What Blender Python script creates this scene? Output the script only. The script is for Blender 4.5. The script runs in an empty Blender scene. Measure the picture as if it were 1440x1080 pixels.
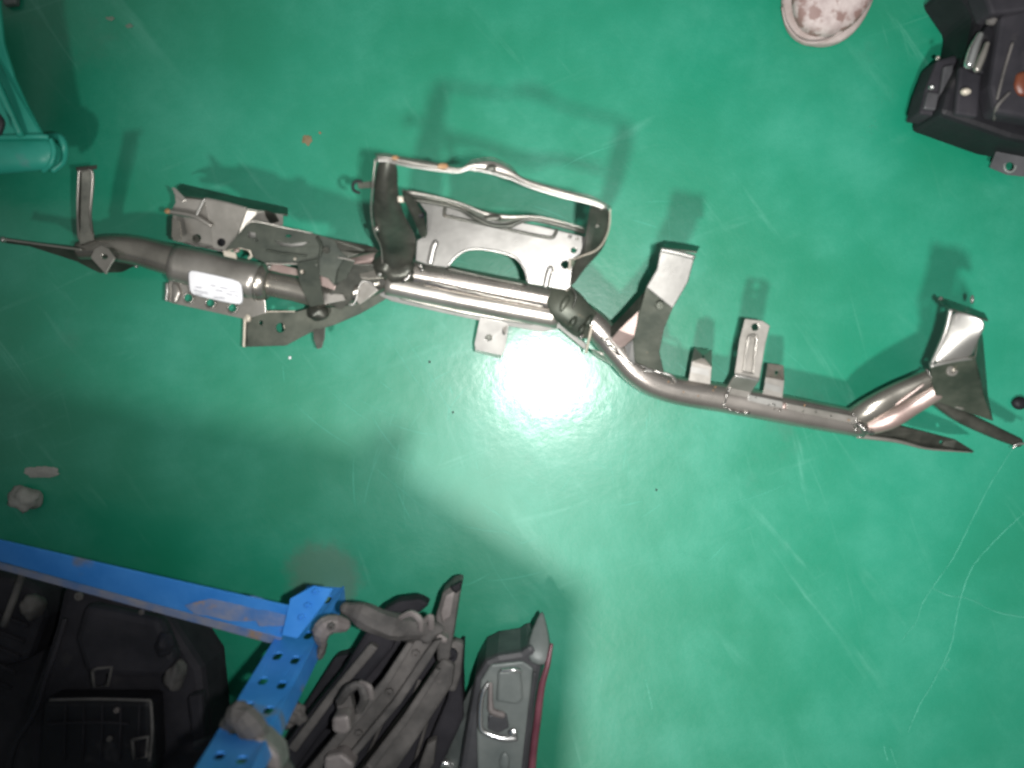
import bpy, bmesh, math, random
from mathutils import Vector, Matrix, noise
from mathutils.geometry import tessellate_polygon
random.seed(7)
S = bpy.context.scene
# ------------------------------------------------------------------ camera
FPX, HC = 1150.0, 1.25            # focal length in photograph pixels, lens height above the floor (m)
NAD = (728, 517)                  # where straight down falls in the photograph
d = Vector(((NAD[0]-720)/FPX, -(NAD[1]-540)/FPX, -1)).normalized()
ROT = d.rotation_difference(Vector((0, 0, -1)))
CAM = Vector((0, 0, HC))
cd = bpy.data.cameras.new("camera"); cam = bpy.data.objects.new("camera", cd)
S.collection.objects.link(cam); S.camera = cam
cd.sensor_width = 36; cd.lens = 36*FPX/1440; cd.clip_start = .01; cd.clip_end = 50
cam.location = CAM; cam.rotation_mode = 'QUATERNION'; cam.rotation_quaternion = ROT
cd.dof.use_dof = True; cd.dof.focus_distance = 2.1; cd.dof.aperture_fstop = 3.9
def P(x, y, z=0.0):
    """point of the place at height z seen at photograph pixel x, y"""
    r = ROT @ Vector(((x-720)/FPX, -(y-540)/FPX, -1))
    return CAM + r*((z-HC)/r.z)
def RAD(px, z): return px*(HC-z)/FPX
# ------------------------------------------------------------------ light
w = bpy.data.worlds.new("World"); S.world = w; w.use_nodes = True
nt = w.node_tree; bgn = nt.nodes["Background"]
# a hall: brighter overhead, dim all round
tc = nt.nodes.new("ShaderNodeTexCoord"); sx = nt.nodes.new("ShaderNodeSeparateXYZ")
nt.links.new(tc.outputs["Generated"], sx.inputs[0])
rp = nt.nodes.new("ShaderNodeValToRGB"); rp.color_ramp.elements[0].position = .0; rp.color_ramp.elements[0].color = (.05, .055, .055, 1)
rp.color_ramp.elements[1].position = .95; rp.color_ramp.elements[1].color = (.75, .78, .76, 1)
nt.links.new(sx.outputs[2], rp.inputs[0]); nt.links.new(rp.outputs[0], bgn.inputs[0]); bgn.inputs[1].default_value = .32
def lamp(name, kind, loc, power, radius, col=(1, 1, 1), aim=None, size=None, blend=1):
    l = bpy.data.lights.new(name, kind); l.energy = power; l.color = col; l.shadow_soft_size = radius
    o = bpy.data.objects.new(name, l); S.collection.objects.link(o); o.location = loc
    if kind == 'SPOT': l.spot_size = size; l.spot_blend = blend
    if aim is not None: o.rotation_euler = (Vector(aim)-Vector(loc)).to_track_quat('-Z', 'Y').to_euler()
    return o
hot = P(768, 530, 0)
lamp("camera_flash", 'SPOT', (2*hot.x, 2*hot.y, HC), 62, .016, (1, .985, .97), aim=(2*hot.x+.10, 2*hot.y+.06, 0), size=math.radians(96))
lp = P(240, 1900, 0)
lamp("hall_lamp", 'SPOT', (lp.x, lp.y, 3.0), 400, .115, (1, .98, .95), aim=P(1390, 430, 0), size=math.radians(56))
S.view_settings.view_transform = 'Standard'; S.view_settings.look = 'None'; S.view_settings.exposure = 0; S.view_settings.gamma = 1
S.cycles.use_denoising = True
S.cycles.filter_width = 2.0 if hasattr(S.cycles, 'filter_width') else 1.5
# ------------------------------------------------------------------ materials
def mat(name, c1, c2=None, scale=12, rough=.4, rvar=.12, metal=0.0, bump=.0, bscale=60, c3=None, spot=.62, spotscale=30, coat=0, spec=.5):
    m = bpy.data.materials.new(name); m.use_nodes = True; t = m.node_tree; N = t.nodes; L = t.links
    b = N["Principled BSDF"]; b.inputs["Metallic"].default_value = metal
    b.inputs["Coat Weight"].default_value = coat; b.inputs["Coat Roughness"].default_value = .12
    b.inputs["Specular IOR Level"].default_value = spec
    tc = N.new("ShaderNodeTexCoord"); n = N.new("ShaderNodeTexNoise"); n.inputs["Scale"].default_value = scale; n.inputs["Detail"].default_value = 7; n.inputs["Roughness"].default_value = .62
    L.new(tc.outputs["Object"], n.inputs["Vector"])
    r = N.new("ShaderNodeValToRGB"); r.color_ramp.elements[0].position = .36; r.color_ramp.elements[1].position = .66
    r.color_ramp.elements[0].color = (*c1, 1); r.color_ramp.elements[1].color = (*(c2 or c1), 1)
    L.new(n.outputs["Fac"], r.inputs[0]); out = r.outputs[0]
    if c3:
        n2 = N.new("ShaderNodeTexNoise"); n2.inputs["Scale"].default_value = spotscale; n2.inputs["Detail"].default_value = 4
        L.new(tc.outputs["Object"], n2.inputs["Vector"])
        r2 = N.new("ShaderNodeValToRGB"); r2.color_ramp.elements[0].position = spot; r2.color_ramp.elements[1].position = spot+.08
        L.new(n2.outputs["Fac"], r2.inputs[0]); mx = N.new("ShaderNodeMix"); mx.data_type = 'RGBA'
        L.new(r2.outputs[0], mx.inputs[0]); L.new(out, mx.inputs[6]); mx.inputs[7].default_value = (*c3, 1); out = mx.outputs[2]
    L.new(out, b.inputs["Base Color"])
    mr = N.new("ShaderNodeMapRange"); mr.inputs[3].default_value = max(.03, rough-rvar); mr.inputs[4].default_value = min(1, rough+rvar)
    n3 = N.new("ShaderNodeTexNoise"); n3.inputs["Scale"].default_value = scale*2.3; n3.inputs["Detail"].default_value = 5
    L.new(tc.outputs["Object"], n3.inputs["Vector"]); L.new(n3.outputs["Fac"], mr.inputs[0]); L.new(mr.outputs[0], b.inputs["Roughness"])
    if bump:
        bp = N.new("ShaderNodeBump"); bp.inputs["Strength"].default_value = bump; bp.inputs["Distance"].default_value = .002
        nb = N.new("ShaderNodeTexNoise"); nb.inputs["Scale"].default_value = bscale; nb.inputs["Detail"].default_value = 6
        L.new(tc.outputs["Object"], nb.inputs["Vector"]); L.new(nb.outputs["Fac"], bp.inputs["Height"]); L.new(bp.outputs[0], b.inputs["Normal"])
    return m
M = {
 'steel': mat('bare_steel', (.30, .285, .255), (.49, .46, .42), 12, .32, .08, .72, .12, 45, (.30, .19, .11), .70, 22),
 'tube': mat('tube_steel', (.20, .19, .165), (.40, .375, .33), 9, .27, .09, .8, .15, 30, (.27, .12, .08), .66, 16),
 'dark': mat('shaded_dark_steel', (.042, .046, .038), (.105, .105, .088), 26, .38, .12, .55, .2, 60, (.17, .12, .08), .70, 26),  # dark steel; shade of the sideways-facing legs and flanges is put in its colour
 'olive': mat('grimy_olive_steel', (.045, .055, .042), (.105, .112, .088), 22, .45, .12, .4, .2, 60, (.2, .17, .12), .68, 30),
 'bright': mat('galvanised_steel', (.36, .35, .33), (.50, .49, .46), 12, .31, .07, .78, .05, 60),
 'pink': mat('flushed_steel', (.36, .26, .235), (.46, .37, .335), 20, .36, .08, .6, .1, 40),
 'weld': mat('weld_bead', (.16, .15, .14), (.5, .48, .45), 90, .25, .1, .9, .4, 140),
 'rust': mat('rust', (.26, .13, .055), (.40, .26, .14), 60, .8, .1, 0, .3, 90),
 'edge': mat('cut_steel_edge', (.5, .44, .36), (.66, .6, .5), 60, .5, .1, .3),
 'black': mat('black_plastic', (.006, .006, .008), (.013, .013, .016), 14, .6, .12, 0, .3, 50, (.03, .028, .03), .62, 18, spec=.3),
 'blackdust': mat('dusty_black_plastic', (.012, .012, .016), (.032, .030, .036), 12, .75, .12, 0, .3, 40, (.045, .042, .044), .66, 14, spec=.3),
 'dust': mat('dusty_grey_metal', (.06, .057, .055), (.16, .148, .14), 14, .75, .12, .1, .5, 50, (.24, .21, .20), .66, 18),
 'dustlight': mat('dusty_pale_metal', (.16, .14, .135), (.30, .27, .26), 22, .6, .12, .2, .4, 60),
 'blue': mat('blue_rack_paint', (.03, .22, .66), (.07, .31, .80), 10, .42, .1, 0, .15, 40, (.20, .22, .27), .60, 14, spec=.4),
 'bluedirty': mat('worn_blue_paint', (.06, .17, .42), (.28, .27, .30), 16, .6, .1, 0, .2, 40, (.30, .22, .17), .62, 22),
 'teal': mat('teal_plastic', (.02, .31, .22), (.04, .40, .30), 9, .42, .08, 0, .1, 30, (.10, .30, .27), .66, 12),
 'paper': mat('white_paper', (.83, .83, .85), (.88, .88, .9), 20, .5, .05),
 'print': mat('grey_print', (.42, .42, .46), None, 20, .6, .05),
 'shoe': mat('scuffed_white_leather', (.34, .27, .26), (.54, .47, .45), 34, .6, .1, 0, .35, 40, (.22, .14, .125), .48, 44),
 'sole': mat('grubby_rubber', (.30, .24, .22), (.44, .38, .36), 30, .7, .1, 0, .2, 60),
 'cloth': mat('dark_denim', (.02, .025, .04), (.035, .04, .06), 60, .9, .05, 0, .4, 200),
 'grey': mat('grey_trim_plastic', (.12, .14, .135), (.19, .21, .20), 16, .45, .1, .1, .15, 50, (.32, .30, .30), .68, 24),
 'greydark': mat('dark_trim_plastic', (.035, .036, .04), (.07, .07, .075), 16, .5, .1, 0, .15, 50),
 'red': mat('dull_red_lens', (.12, .035, .05), (.20, .07, .09), 20, .35, .08, 0),
 'chrome': mat('worn_chrome', (.6, .6, .6), (.72, .72, .7), 20, .2, .06, .9),
 'scuff': mat('pale_scratch', (.055, .33, .22), (.09, .39, .28), 40, .5, .1),
 'faint': mat('faint_scratch', (.04, .30, .20), (.06, .36, .25), 40, .4, .1),
 'rustchip': mat('brown_floor_chip', (.13, .12, .06), (.24, .17, .10), 60, .8, .1),
 'plate': mat('pressed_steel_plate', (.24, .235, .22), (.36, .35, .33), 10, .30, .07, .78, .06, 60),
 'darkolive': mat('dark_olive_steel', (.026, .034, .026), (.062, .07, .054), 24, .5, .12, .4, .2, 60, (.16, .13, .10), .70, 34),
 'brownred': mat('brown_lens', (.12, .03, .015), (.18, .06, .03), 20, .4, .1),
 'scrap': mat('pale_scrap', (.24, .24, .22), (.36, .36, .33), 30, .8, .1, 0, .4, 60),
}
# floor: green epoxy paint with cloudy wear and swirling scuffs
def floor_mat():
    m = bpy.data.materials.new('green_epoxy_floor'); m.use_nodes = True; t = m.node_tree; N = t.nodes; L = t.links
    b = N["Principled BSDF"]; tc = N.new("ShaderNodeTexCoord"); O = tc.outputs["Object"]
    def nz(scale, detail=6, rough=.6, vec=O, dist=0):
        n = N.new("ShaderNodeTexNoise"); n.inputs["Scale"].default_value = scale; n.inputs["Detail"].default_value = detail
        n.inputs["Roughness"].default_value = rough; n.inputs["Distortion"].default_value = dist; L.new(vec, n.inputs["Vector"]); return n.outputs["Fac"]
    def ramp(f, a, b_, ca, cb):
        r = N.new("ShaderNodeValToRGB"); r.color_ramp.elements[0].position = a; r.color_ramp.elements[1].position = b_
        r.color_ramp.interpolation = 'EASE'; r.color_ramp.elements[0].color = (*ca, 1); r.color_ramp.elements[1].color = (*cb, 1); L.new(f, r.inputs[0]); return r.outputs[0]
    def mix(f, a, b_, k='MIX'):
        x = N.new("ShaderNodeMix"); x.data_type = 'RGBA'; x.blend_type = k
        if isinstance(f, float): x.inputs[0].default_value = f
        else: L.new(f, x.inputs[0])
        for i, v in ((6, a), (7, b_)):
            if isinstance(v, tuple): x.inputs[i].default_value = (*v, 1)
            else: L.new(v, x.inputs[i])
        return x.outputs[2]
    col = ramp(nz(2.2, 7), .3, .7, (.004, .218, .115), (.012, .278, .170))
    cloud = ramp(nz(4.5, 9, .72), .42, .78, (0, 0, 0), (.36, .36, .36))
    col = mix(cloud, col, (.085, .42, .30))
    # swirling scuffs: stretched noise along two directions
    for k, (rz, sc, lo) in enumerate(((math.radians(-52), (2.6, 22, 1), .56), (math.radians(20), (2.5, 26, 1), .59), (math.radians(-74), (3, 40, 1), .60))):
        mp = N.new("ShaderNodeMapping"); mp.inputs["Rotation"].default_value[2] = -rz; mp.inputs["Location"].default_value = (k*3.1, k, 0)
        L.new(O, mp.inputs[0]); mp2 = N.new("ShaderNodeMapping"); mp2.inputs["Scale"].default_value = sc; L.new(mp.outputs[0], mp2.inputs[0])
        s = ramp(nz(1, 5, .6, mp2.outputs[0], 1.5), lo, lo+.2, (0, 0, 0), (.5, .5, .5))
        msk = ramp(nz(3.1, 3), .42, .7, (0, 0, 0), (1, 1, 1)); s = mix(1.0, s, msk, 'MULTIPLY')
        col = mix(s, col, (.16, .50, .38))
    grit = ramp(nz(620, 3, .7), .35, .65, (0, 0, 0), (.32, .32, .32)); col = mix(grit, col, (.004, .13, .075))
    spk = ramp(nz(300, 2, .5), .74, .78, (0, 0, 0), (.5, .5, .5)); col = mix(spk, col, (.01, .11, .07))
    dirt = ramp(nz(3.4, 8, .7), .60, .74, (0, 0, 0), (.35, .35, .35)); col = mix(dirt, col, (.06, .17, .12))
    c0 = P(455, 812, 0)
    vs = N.new("ShaderNodeVectorMath"); vs.operation = 'DISTANCE'; L.new(O, vs.inputs[0]); vs.inputs[1].default_value = c0
    ma = N.new("ShaderNodeMath"); ma.operation = 'MULTIPLY_ADD'; L.new(nz(13, 7, .7), ma.inputs[0]); ma.inputs[1].default_value = -.085; L.new(vs.outputs["Value"], ma.inputs[2])
    stain = ramp(ma.outputs[0], .0, .03, (.75, .75, .75), (0, 0, 0)); col = mix(stain, col, (.075, .16, .11))
    L.new(col, b.inputs["Base Color"])
    mr = N.new("ShaderNodeMapRange"); mr.inputs[3].default_value = .34; mr.inputs[4].default_value = .5; L.new(nz(9, 6), mr.inputs[0]); L.new(mr.outputs[0], b.inputs["Roughness"])
    b.inputs["Specular IOR Level"].default_value = .6
    b.inputs["Coat Weight"].default_value = .62; b.inputs["Coat Roughness"].default_value = .175
    bp = N.new("ShaderNodeBump"); bp.inputs["Strength"].default_value = .34; bp.inputs["Distance"].default_value = .0022; L.new(nz(17, 9, .68), bp.inputs["Height"])
    L.new(bp.outputs[0], b.inputs["Normal"]); L.new(bp.outputs[0], b.inputs["Coat Normal"])
    return m
M['tubelight'] = mat('pale_tube_steel', (.27, .25, .225), (.46, .42, .385), 8, .27, .08, .8, .15, 30, (.38, .20, .16), .68, 16)
M['floor'] = floor_mat()
# ------------------------------------------------------------------ builders
def tag(o, label=None, cat=None, group=None, kind=None):
    if label: o['label'] = label
    if cat: o['category'] = cat
    if group: o['group'] = group
    if kind: o['kind'] = kind
    return o
def thing(name, label, cat, px, py, group=None, z=0):
    o = bpy.data.objects.new(name, None); S.collection.objects.link(o); o.location = P(px, py, z); o.empty_display_size = .05
    return tag(o, label, cat, group)
def finish(name, verts, faces, m, parent=None, smooth=False, bevel=0, solid=0, sub=0):
    me = bpy.data.meshes.new(name); me.from_pydata([tuple(v) for v in verts], [], faces)
    bm = bmesh.new(); bm.from_mesh(me); bmesh.ops.remove_doubles(bm, verts=bm.verts, dist=1e-5)
    if not solid: bmesh.ops.recalc_face_normals(bm, faces=bm.faces)
    bm.to_mesh(me); bm.free()
    me.materials.append(M[m]); o = bpy.data.objects.new(name, me); S.collection.objects.link(o)
    if parent is not None:
        inv = Vector(parent.location)
        if parent.parent is not None: inv = inv + Vector(parent.parent.location)
        me.transform(Matrix.Translation(-inv)); o.parent = parent
    if smooth:
        for p in me.polygons: p.use_smooth = True
    if solid:
        md = o.modifiers.new('thickness', 'SOLIDIFY'); md.thickness = solid; md.offset = -1
    if bevel:
        md = o.modifiers.new('soft_edge', 'BEVEL'); md.width = bevel; md.segments = 2; md.limit_method = 'ANGLE'; md.angle_limit = .6
    if sub:
        md = o.modifiers.new('smooth', 'SUBSURF'); md.levels = md.render_levels = sub
        for p in me.polygons: p.use_smooth = True
    return o
def planefit(pts):
    A = [[0]*3 for _ in range(3)]; B = [0]*3
    for x, y, z in pts:
        r = (x, y, 1)
        for i in range(3):
            B[i] += r[i]*z
            for j in range(3): A[i][j] += r[i]*r[j]
    mtx = Matrix(A)
    if abs(mtx.determinant()) < 1e-3: return lambda x, y: sum(p[2] for p in pts)/len(pts)
    a = mtx.inverted() @ Vector(B); return lambda x, y: a[0]*x+a[1]*y+a[2]
def circ(x, y, r, n=14, ry=None, a=0):
    ry = ry or r; c, s = math.cos(a), math.sin(a)
    return [(x+r*math.cos(2*math.pi*i/n)*c-ry*math.sin(2*math.pi*i/n)*s, y+r*math.cos(2*math.pi*i/n)*s+ry*math.sin(2*math.pi*i/n)*c) for i in range(n)]
def sheetdata(pts, holes=(), t=.0022):
    if len(pts[0]) == 2: raise ValueError
    f = planefit(pts)
    if max(abs(f(x, y)-z) for x, y, z in pts) < .011: pts = [(x, y, f(x, y)) for x, y, z in pts]
    loops = [[(x, y, z) for x, y, z in pts]] + [[(x, y, f(x, y)) for x, y in h] for h in holes]
    flat = [p for l in loops for p in l]
    tris = tessellate_polygon([[Vector((x, y, 0)) for x, y, z in l] for l in loops])
    top = [P(*p) for p in flat]
    nrm = Vector((0, 0, 0))
    fc = []
    for a, b, c in tris:
        n = (top[b]-top[a]).cross(top[c]-top[a]); ctr = (top[a]+top[b]+top[c])/3
        if n.dot(CAM-ctr) < 0: a, b, c = a, c, b; n = -n
        nrm += n; fc.append((a, b, c))
    nrm = nrm.normalized() if nrm.length > 1e-12 else Vector((0, 0, 1))
    k = len(top); bot = [p-nrm*t for p in top]
    faces = list(fc) + [(a+k, c+k, b+k) for a, b, c in fc]
    i0 = 0
    for l in loops:
        n = len(l)
        for i in range(n):
            a, b = i0+i, i0+(i+1) % n; faces.append((a, b, b+k, a+k))
        i0 += n
    return top+bot, faces
def sheet(name, polys, m, parent, holes=(), t=.0022, bevel=.0006, **kw):
    """flat or folded sheet metal; polys is one outline or a list of (outline, holes)"""
    if isinstance(polys[0][0], (int, float)): polys = [(polys, holes)]
    V = []; F = []
    for o, h in polys:
        v, f = sheetdata(o, h, t); k = len(V); V += v; F += [tuple(i+k for i in q) for q in f]
    return finish(name, V, F, m, parent, bevel=bevel, **kw)
def zc(pts, z): return [(x, y, z) for x, y in pts]
def catmull(pts, n=6):
    out = []
    q = [pts[0]]+list(pts)+[pts[-1]]
    for i in range(1, len(q)-2):
        for k in range(n):
            t = k/n; a, b, c, e = q[i-1], q[i], q[i+1], q[i+2]
            out.append(tuple(.5*((2*b[j])+(-a[j]+c[j])*t+(2*a[j]-5*b[j]+4*c[j]-e[j])*t*t+(-a[j]+3*b[j]-3*c[j]+e[j])*t**3) for j in range(len(b))))
    out.append(tuple(pts[-1])); return out
def tube(name, path, m, parent, n=20, cap=True, steps=6, dent=0, round_end=False, seed=0, flat=1.0, hard=False):
    """path: (px, py, z, radius in photograph pixels)"""
    p = catmull(path, steps) if steps > 1 else path
    C = [P(a[0], a[1], a[2]) for a in p]; R = [RAD(a[3], a[2]) for a in p]
    if round_end:
        for e in (0, -1):
            dr = (C[e]-C[1 if e == 0 else -2]).normalized(); c0, r0 = C[e].copy(), R[e]
            ext = [(c0+dr*r0*math.sin(u), r0*math.cos(u)) for u in (.35, .7, 1.05, 1.35)]
            if e == 0: C = [a for a, _ in ext[::-1]]+C; R = [b for _, b in ext[::-1]]+R
            else: C += [a for a, _ in ext]; R += [b for _, b in ext]
    V = []; F = []; up = Vector((0, 0, 1)); prev = None
    for i, c in enumerate(C):
        tdir = (C[min(i+1, len(C)-1)]-C[max(i-1, 0)]).normalized()
        s = tdir.cross(up)
        if s.length < .2: s = tdir.cross(Vector((0, 1, 0)))
        s.normalize()
        if prev is not None and s.dot(prev) < 0: s = -s
        prev = s; u = s.cross(tdir).normalized()
        for k in range(n):
            a = 2*math.pi*k/n; r = R[i]
            v = s*math.cos(a)*r+u*math.sin(a)*r*flat
            if dent: v *= 1+dent*noise.noise((c+v)*38+Vector((seed, 0, 0)))
            V.append(c+v)
    for i in range(len(C)-1):
        for k in range(n): F.append((i*n+k, i*n+(k+1) % n, (i+1)*n+(k+1) % n, (i+1)*n+k))
    if cap: F += [tuple(range(n))[::-1], tuple(range((len(C)-1)*n, len(C)*n))]
    o = finish(name, V, F, m, parent, smooth=not hard)
    return o
def loft(name, rows, m, parent, t=.0025, sub=2, bevel=0, smooth=True):
    V = []; F = []; n = len(rows[0])
    for r in rows: V += [P(*p) for p in r]
    for i in range(len(rows)-1):
        for k in range(n-1):
            a, b, c, e = i*n+k, i*n+k+1, (i+1)*n+k+1, (i+1)*n+k
            nn = (V[b]-V[a]).cross(V[e]-V[a])
            F.append((a, b, c, e) if nn.dot(CAM-V[a]) > 0 else (a, e, c, b))
    me = finish(name, V, F, m, parent, solid=t, sub=sub, bevel=bevel, smooth=smooth)
    bm = bmesh.new(); bm.from_mesh(me.data); bmesh.ops.recalc_face_normals(bm, faces=bm.faces)
    up = sum((f.normal.z*f.calc_area() for f in bm.faces))
    if up < 0: bmesh.ops.reverse_faces(bm, faces=bm.faces)
    bm.to_mesh(me.data); bm.free(); return me
def block(name, outline, z0, z1, m, parent, bevel=.003, taper=1.0, jit=0):
    """solid with an outline (px,py) given at its top height z1, going straight down to z0"""
    top = [P(x, y, z1) for x, y in outline]
    c = sum(top, Vector())/len(top)
    bot = [Vector((c.x+(p.x-c.x)*taper, c.y+(p.y-c.y)*taper, z0)) for p in top]
    n = len(top); tr = tessellate_polygon([[Vector((x, y, 0)) for x, y in outline]])
    F = []
    for a, b, e in tr: F += [(a, b, e), (a+n, e+n, b+n)]
    for i in range(n): F.append((i, (i+1) % n, (i+1) % n+n, i+n))
    # one n-gon top keeps the bevel clean
    F = [tuple(range(n)), tuple(range(2*n-1, n-1, -1))]+[f for f in F if len(f) == 4]
    return finish(name, top+bot, F, m, parent, bevel=bevel)
def blob(name, px, py, z, rx, ry, rz, m, parent, jit=.18, seed=0, sc=25, rot=0):
    """lumpy rounded body; radii rx, ry in photograph pixels, rz in metres"""
    bm = bmesh.new(); bmesh.ops.create_icosphere(bm, subdivisions=3, radius=1)
    V = []; c = P(px, py, z); cr, sr = math.cos(rot), math.sin(rot)
    for v in bm.verts:
        k = 1+jit*noise.noise(v.co*1.6+Vector((seed*7.1, seed, 0)))
        x, y = v.co.x*RAD(rx, z)*k, v.co.y*RAD(ry, z)*k
        V.append(c+Vector((x*cr-y*sr, x*sr+y*cr, v.co.z*rz*k)))
    F = [tuple(v.index for v in f.verts) for f in bm.faces]; bm.free()
    return finish(name, V, F, m, parent, smooth=True)
def nut(name, px, py, z, r, h, m, parent, n=6, hole=True):
    c = P(px, py, z); R = RAD(r, z); V = []; F = []
    for zz, rr in ((0, R), (h*.85, R), (h, R*.88), (h, R*.5), (h*.2, R*.45)):
        for k in range(n*2 if n > 6 else n): a = 2*math.pi*k/(n*2 if n > 6 else n)+.3; V.append(c+Vector((math.cos(a)*rr, math.sin(a)*rr, zz)))
    q = n*2 if n > 6 else n
    for i in range(4):
        for k in range(q): F.append((i*q+k, i*q+(k+1) % q, (i+1)*q+(k+1) % q, (i+1)*q+k))
    F.append(tuple(range(4*q, 5*q))); F.append(tuple(range(q))[::-1])
    return finish(name, V, F, m, parent)
def weld(path, parent, r=2.2, m='weld'):
    p = catmull(path, 5); q = [(x+random.uniform(-.6, .6), y+random.uniform(-.6, .6), z, r*random.uniform(.65, 1.3)) for x, y, z in p]
    return tube('weld_bead', q, m, parent, n=8, steps=1, round_end=True)
# ------------------------------------------------------------------ setting
def floor():
    n = 6; V = [(-3+i, -3+j, 0) for j in range(n+1) for i in range(n+1)]
    F = [(j*(n+1)+i, j*(n+1)+i+1, (j+1)*(n+1)+i+1, (j+1)*(n+1)+i) for j in range(n) for i in range(n)]
    return tag(finish('floor', V, F, 'floor'), 'glossy green painted floor with pale scuffs and swirls', None, None, 'structure')
FL = floor()
def scratch(pts, wpx=1.2, m='scuff', z=.0006, label=None):
    p = catmull([(x, y) for x, y in pts], 8); V = []; F = []
    for i, (x, y) in enumerate(p):
        a = Vector(p[min(i+1, len(p)-1)])-Vector(p[max(i-1, 0)]); nn = Vector((-a.y, a.x)).normalized()*wpx*.42*random.uniform(.35, 1.1)
        jx, jy = random.uniform(-.5, .5), random.uniform(-.5, .5)
        V += [P(x+nn.x+jx, y+nn.y+jy, z), P(x-nn.x+jx, y-nn.y+jy, z)]
    for i in range(len(p)-1): F.append((2*i, 2*i+1, 2*i+3, 2*i+2))
    o = finish('scratch', V, F, m, FL)
    return o
scratch([(1424, 632), (1398, 672), (1370, 725), (1340, 785), (1312, 825), (1296, 850)], 1.6)
scratch([(1440, 722), (1418, 742), (1388, 772), (1366, 800), (1352, 838), (1345, 868), (1338, 905), (1320, 945), (1297, 985), (1284, 1012), (1277, 1030)], 1.8)
scratch([(1312, 828), (1335, 838), (1362, 842), (1400, 860), (1440, 868)], 1.3)
scratch([(1296, 850), (1288, 875), (1268, 900)], 1.1)
scratch([(1243, 1050), (1248, 1070)], 1.5); scratch([(1252, 1052), (1262, 1080)], 1.2)
scratch([(1335, 925), (1328, 938), (1336, 944)], 1.4)
scratch([(908, 955), (915, 985), (917, 998)], 1.4)
scratch([(858, 545), (850, 575), (842, 600)], 1.0, 'faint'); scratch([(560, 460), (600, 520), (640, 590), (655, 612)], 1.0, 'faint')
scratch([(545, 470), (575, 520), (612, 572)], 1.2, 'faint'); scratch([(530, 660), (590, 710), (640, 745)], 1.0, 'faint')
def patch(name, x, y, rx, ry, m, seed, z=.0009, parent=None, label=None, cat=None, n=26, h=.0004):
    V = [P(x, y, z+h)]; F = []
    for i in range(n):
        a = 2*math.pi*i/n; k = 1+.45*noise.noise(Vector((math.cos(a)*1.7+seed*3, math.sin(a)*1.7, seed)))+.15*noise.noise(Vector((math.cos(a)*6+seed*3, math.sin(a)*6, seed)))
        V.append(P(x+rx*k*math.cos(a), y+ry*k*math.sin(a), z))
    for i in range(n): F.append((0, 1+i, 1+(i+1) % n))
    o = finish(name, V, F, m, parent)
    if label: tag(o, label, cat)
    return o
def glint_scuffs(n=110):  # scuffs set as arcs round the flash glare; glint put into their colour
    rnd = random.Random(4); V = []; F = []
    for k in range(n):
        a0 = rnd.uniform(-.3, 3.4) if k % 4 else rnd.uniform(3.4, 5.6); R0 = rnd.uniform(95, 330); L_ = rnd.uniform(.08, .30); cx, cy = 768+rnd.uniform(-40, 40), 530+rnd.uniform(-30, 30)
        tilt = rnd.uniform(-.5, .5); wd = rnd.uniform(.35, .8); m_ = 10; b0 = len(V)
        for i in range(m_+1):
            a = a0+L_*(i/m_-.5); R1 = R0*(1+tilt*(i/m_-.5)*L_*3); x, y = cx+R1*math.cos(a), cy+R1*math.sin(a)
            w_ = wd*math.sin(math.pi*(i+.15)/(m_+.3)); dx, dy = math.cos(a)*w_, math.sin(a)*w_
            V += [P(x+dx, y+dy, .0004), P(x-dx, y-dy, .0004)]
        for i in range(m_): F.append((b0+2*i, b0+2*i+1, b0+2*i+3, b0+2*i+2))
    return tag(finish('glint_scuffs', V, F, 'faint', FL), kind='stuff')
glint_scuffs()
M['concrete'] = mat('bare_concrete', (.075, .17, .12), (.17, .22, .17), 30, .8, .1, 0, .3, 60, (.012, .22, .12), .56, 24)
patch('bare_patch', 432, 197, 7, 7, 'rustchip', 2.1, parent=FL); patch('bare_patch', 450, 187, 2, 2, 'rustchip', 2.7, parent=FL)
patch('bare_patch', 155, 26, 6, 3, 'concrete', 4.7, parent=FL); patch('bare_patch', 182, 36, 5, 3, 'concrete', 6.7, parent=FL)
o = blob('rubber_plug', 1434, 567, .006, 11, 9, .007, 'black', None, .1, 2); tag(o, 'small dark round plug on the floor by the right edge', 'plug')
o = blob('scrap_lump', 36, 702, .012, 21, 18, .014, 'scrap', None, .5, 5); tag(o, 'pale crumpled lump on the floor above the blue rack rail', 'scrap')
o = patch('scrap_flake', 55, 664, 24, 9, 'scrap', 9, .002, h=.003); tag(o, 'thin pale flake on the floor just above the crumpled lump', 'scrap')
for i, (x, y, r, m, lab) in enumerate(((408, 503, 2.6, 'paper', 'tiny white crumb on the floor under the grimy lower bracket'), (604, 509, 2, 'black', 'tiny black speck on the floor left of the pierced tab'), (637, 580, 1.6, 'black', 'tiny black speck on the floor left of the glare spot'), (923, 689, 1.7, 'black', 'tiny black speck on the open floor below the bend of the beam'), (1288, 556, 2.2, 'paper', 'tiny white crumb beside the pink fork arm'))):
    o = blob('crumb', x, y, .0015, r*.8, r*.8, .0015, m, None, .3, i); tag(o, lab, 'crumb')
scratch([(738, 567), (745, 578), (749, 592)], 2.2, 'grey')
# ------------------------------------------------------------------ the cross-car beam
B = thing('dashboard_cross_beam', 'bare steel car dashboard cross beam with many welded brackets lying on the green floor', 'car part', 690, 430)
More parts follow.
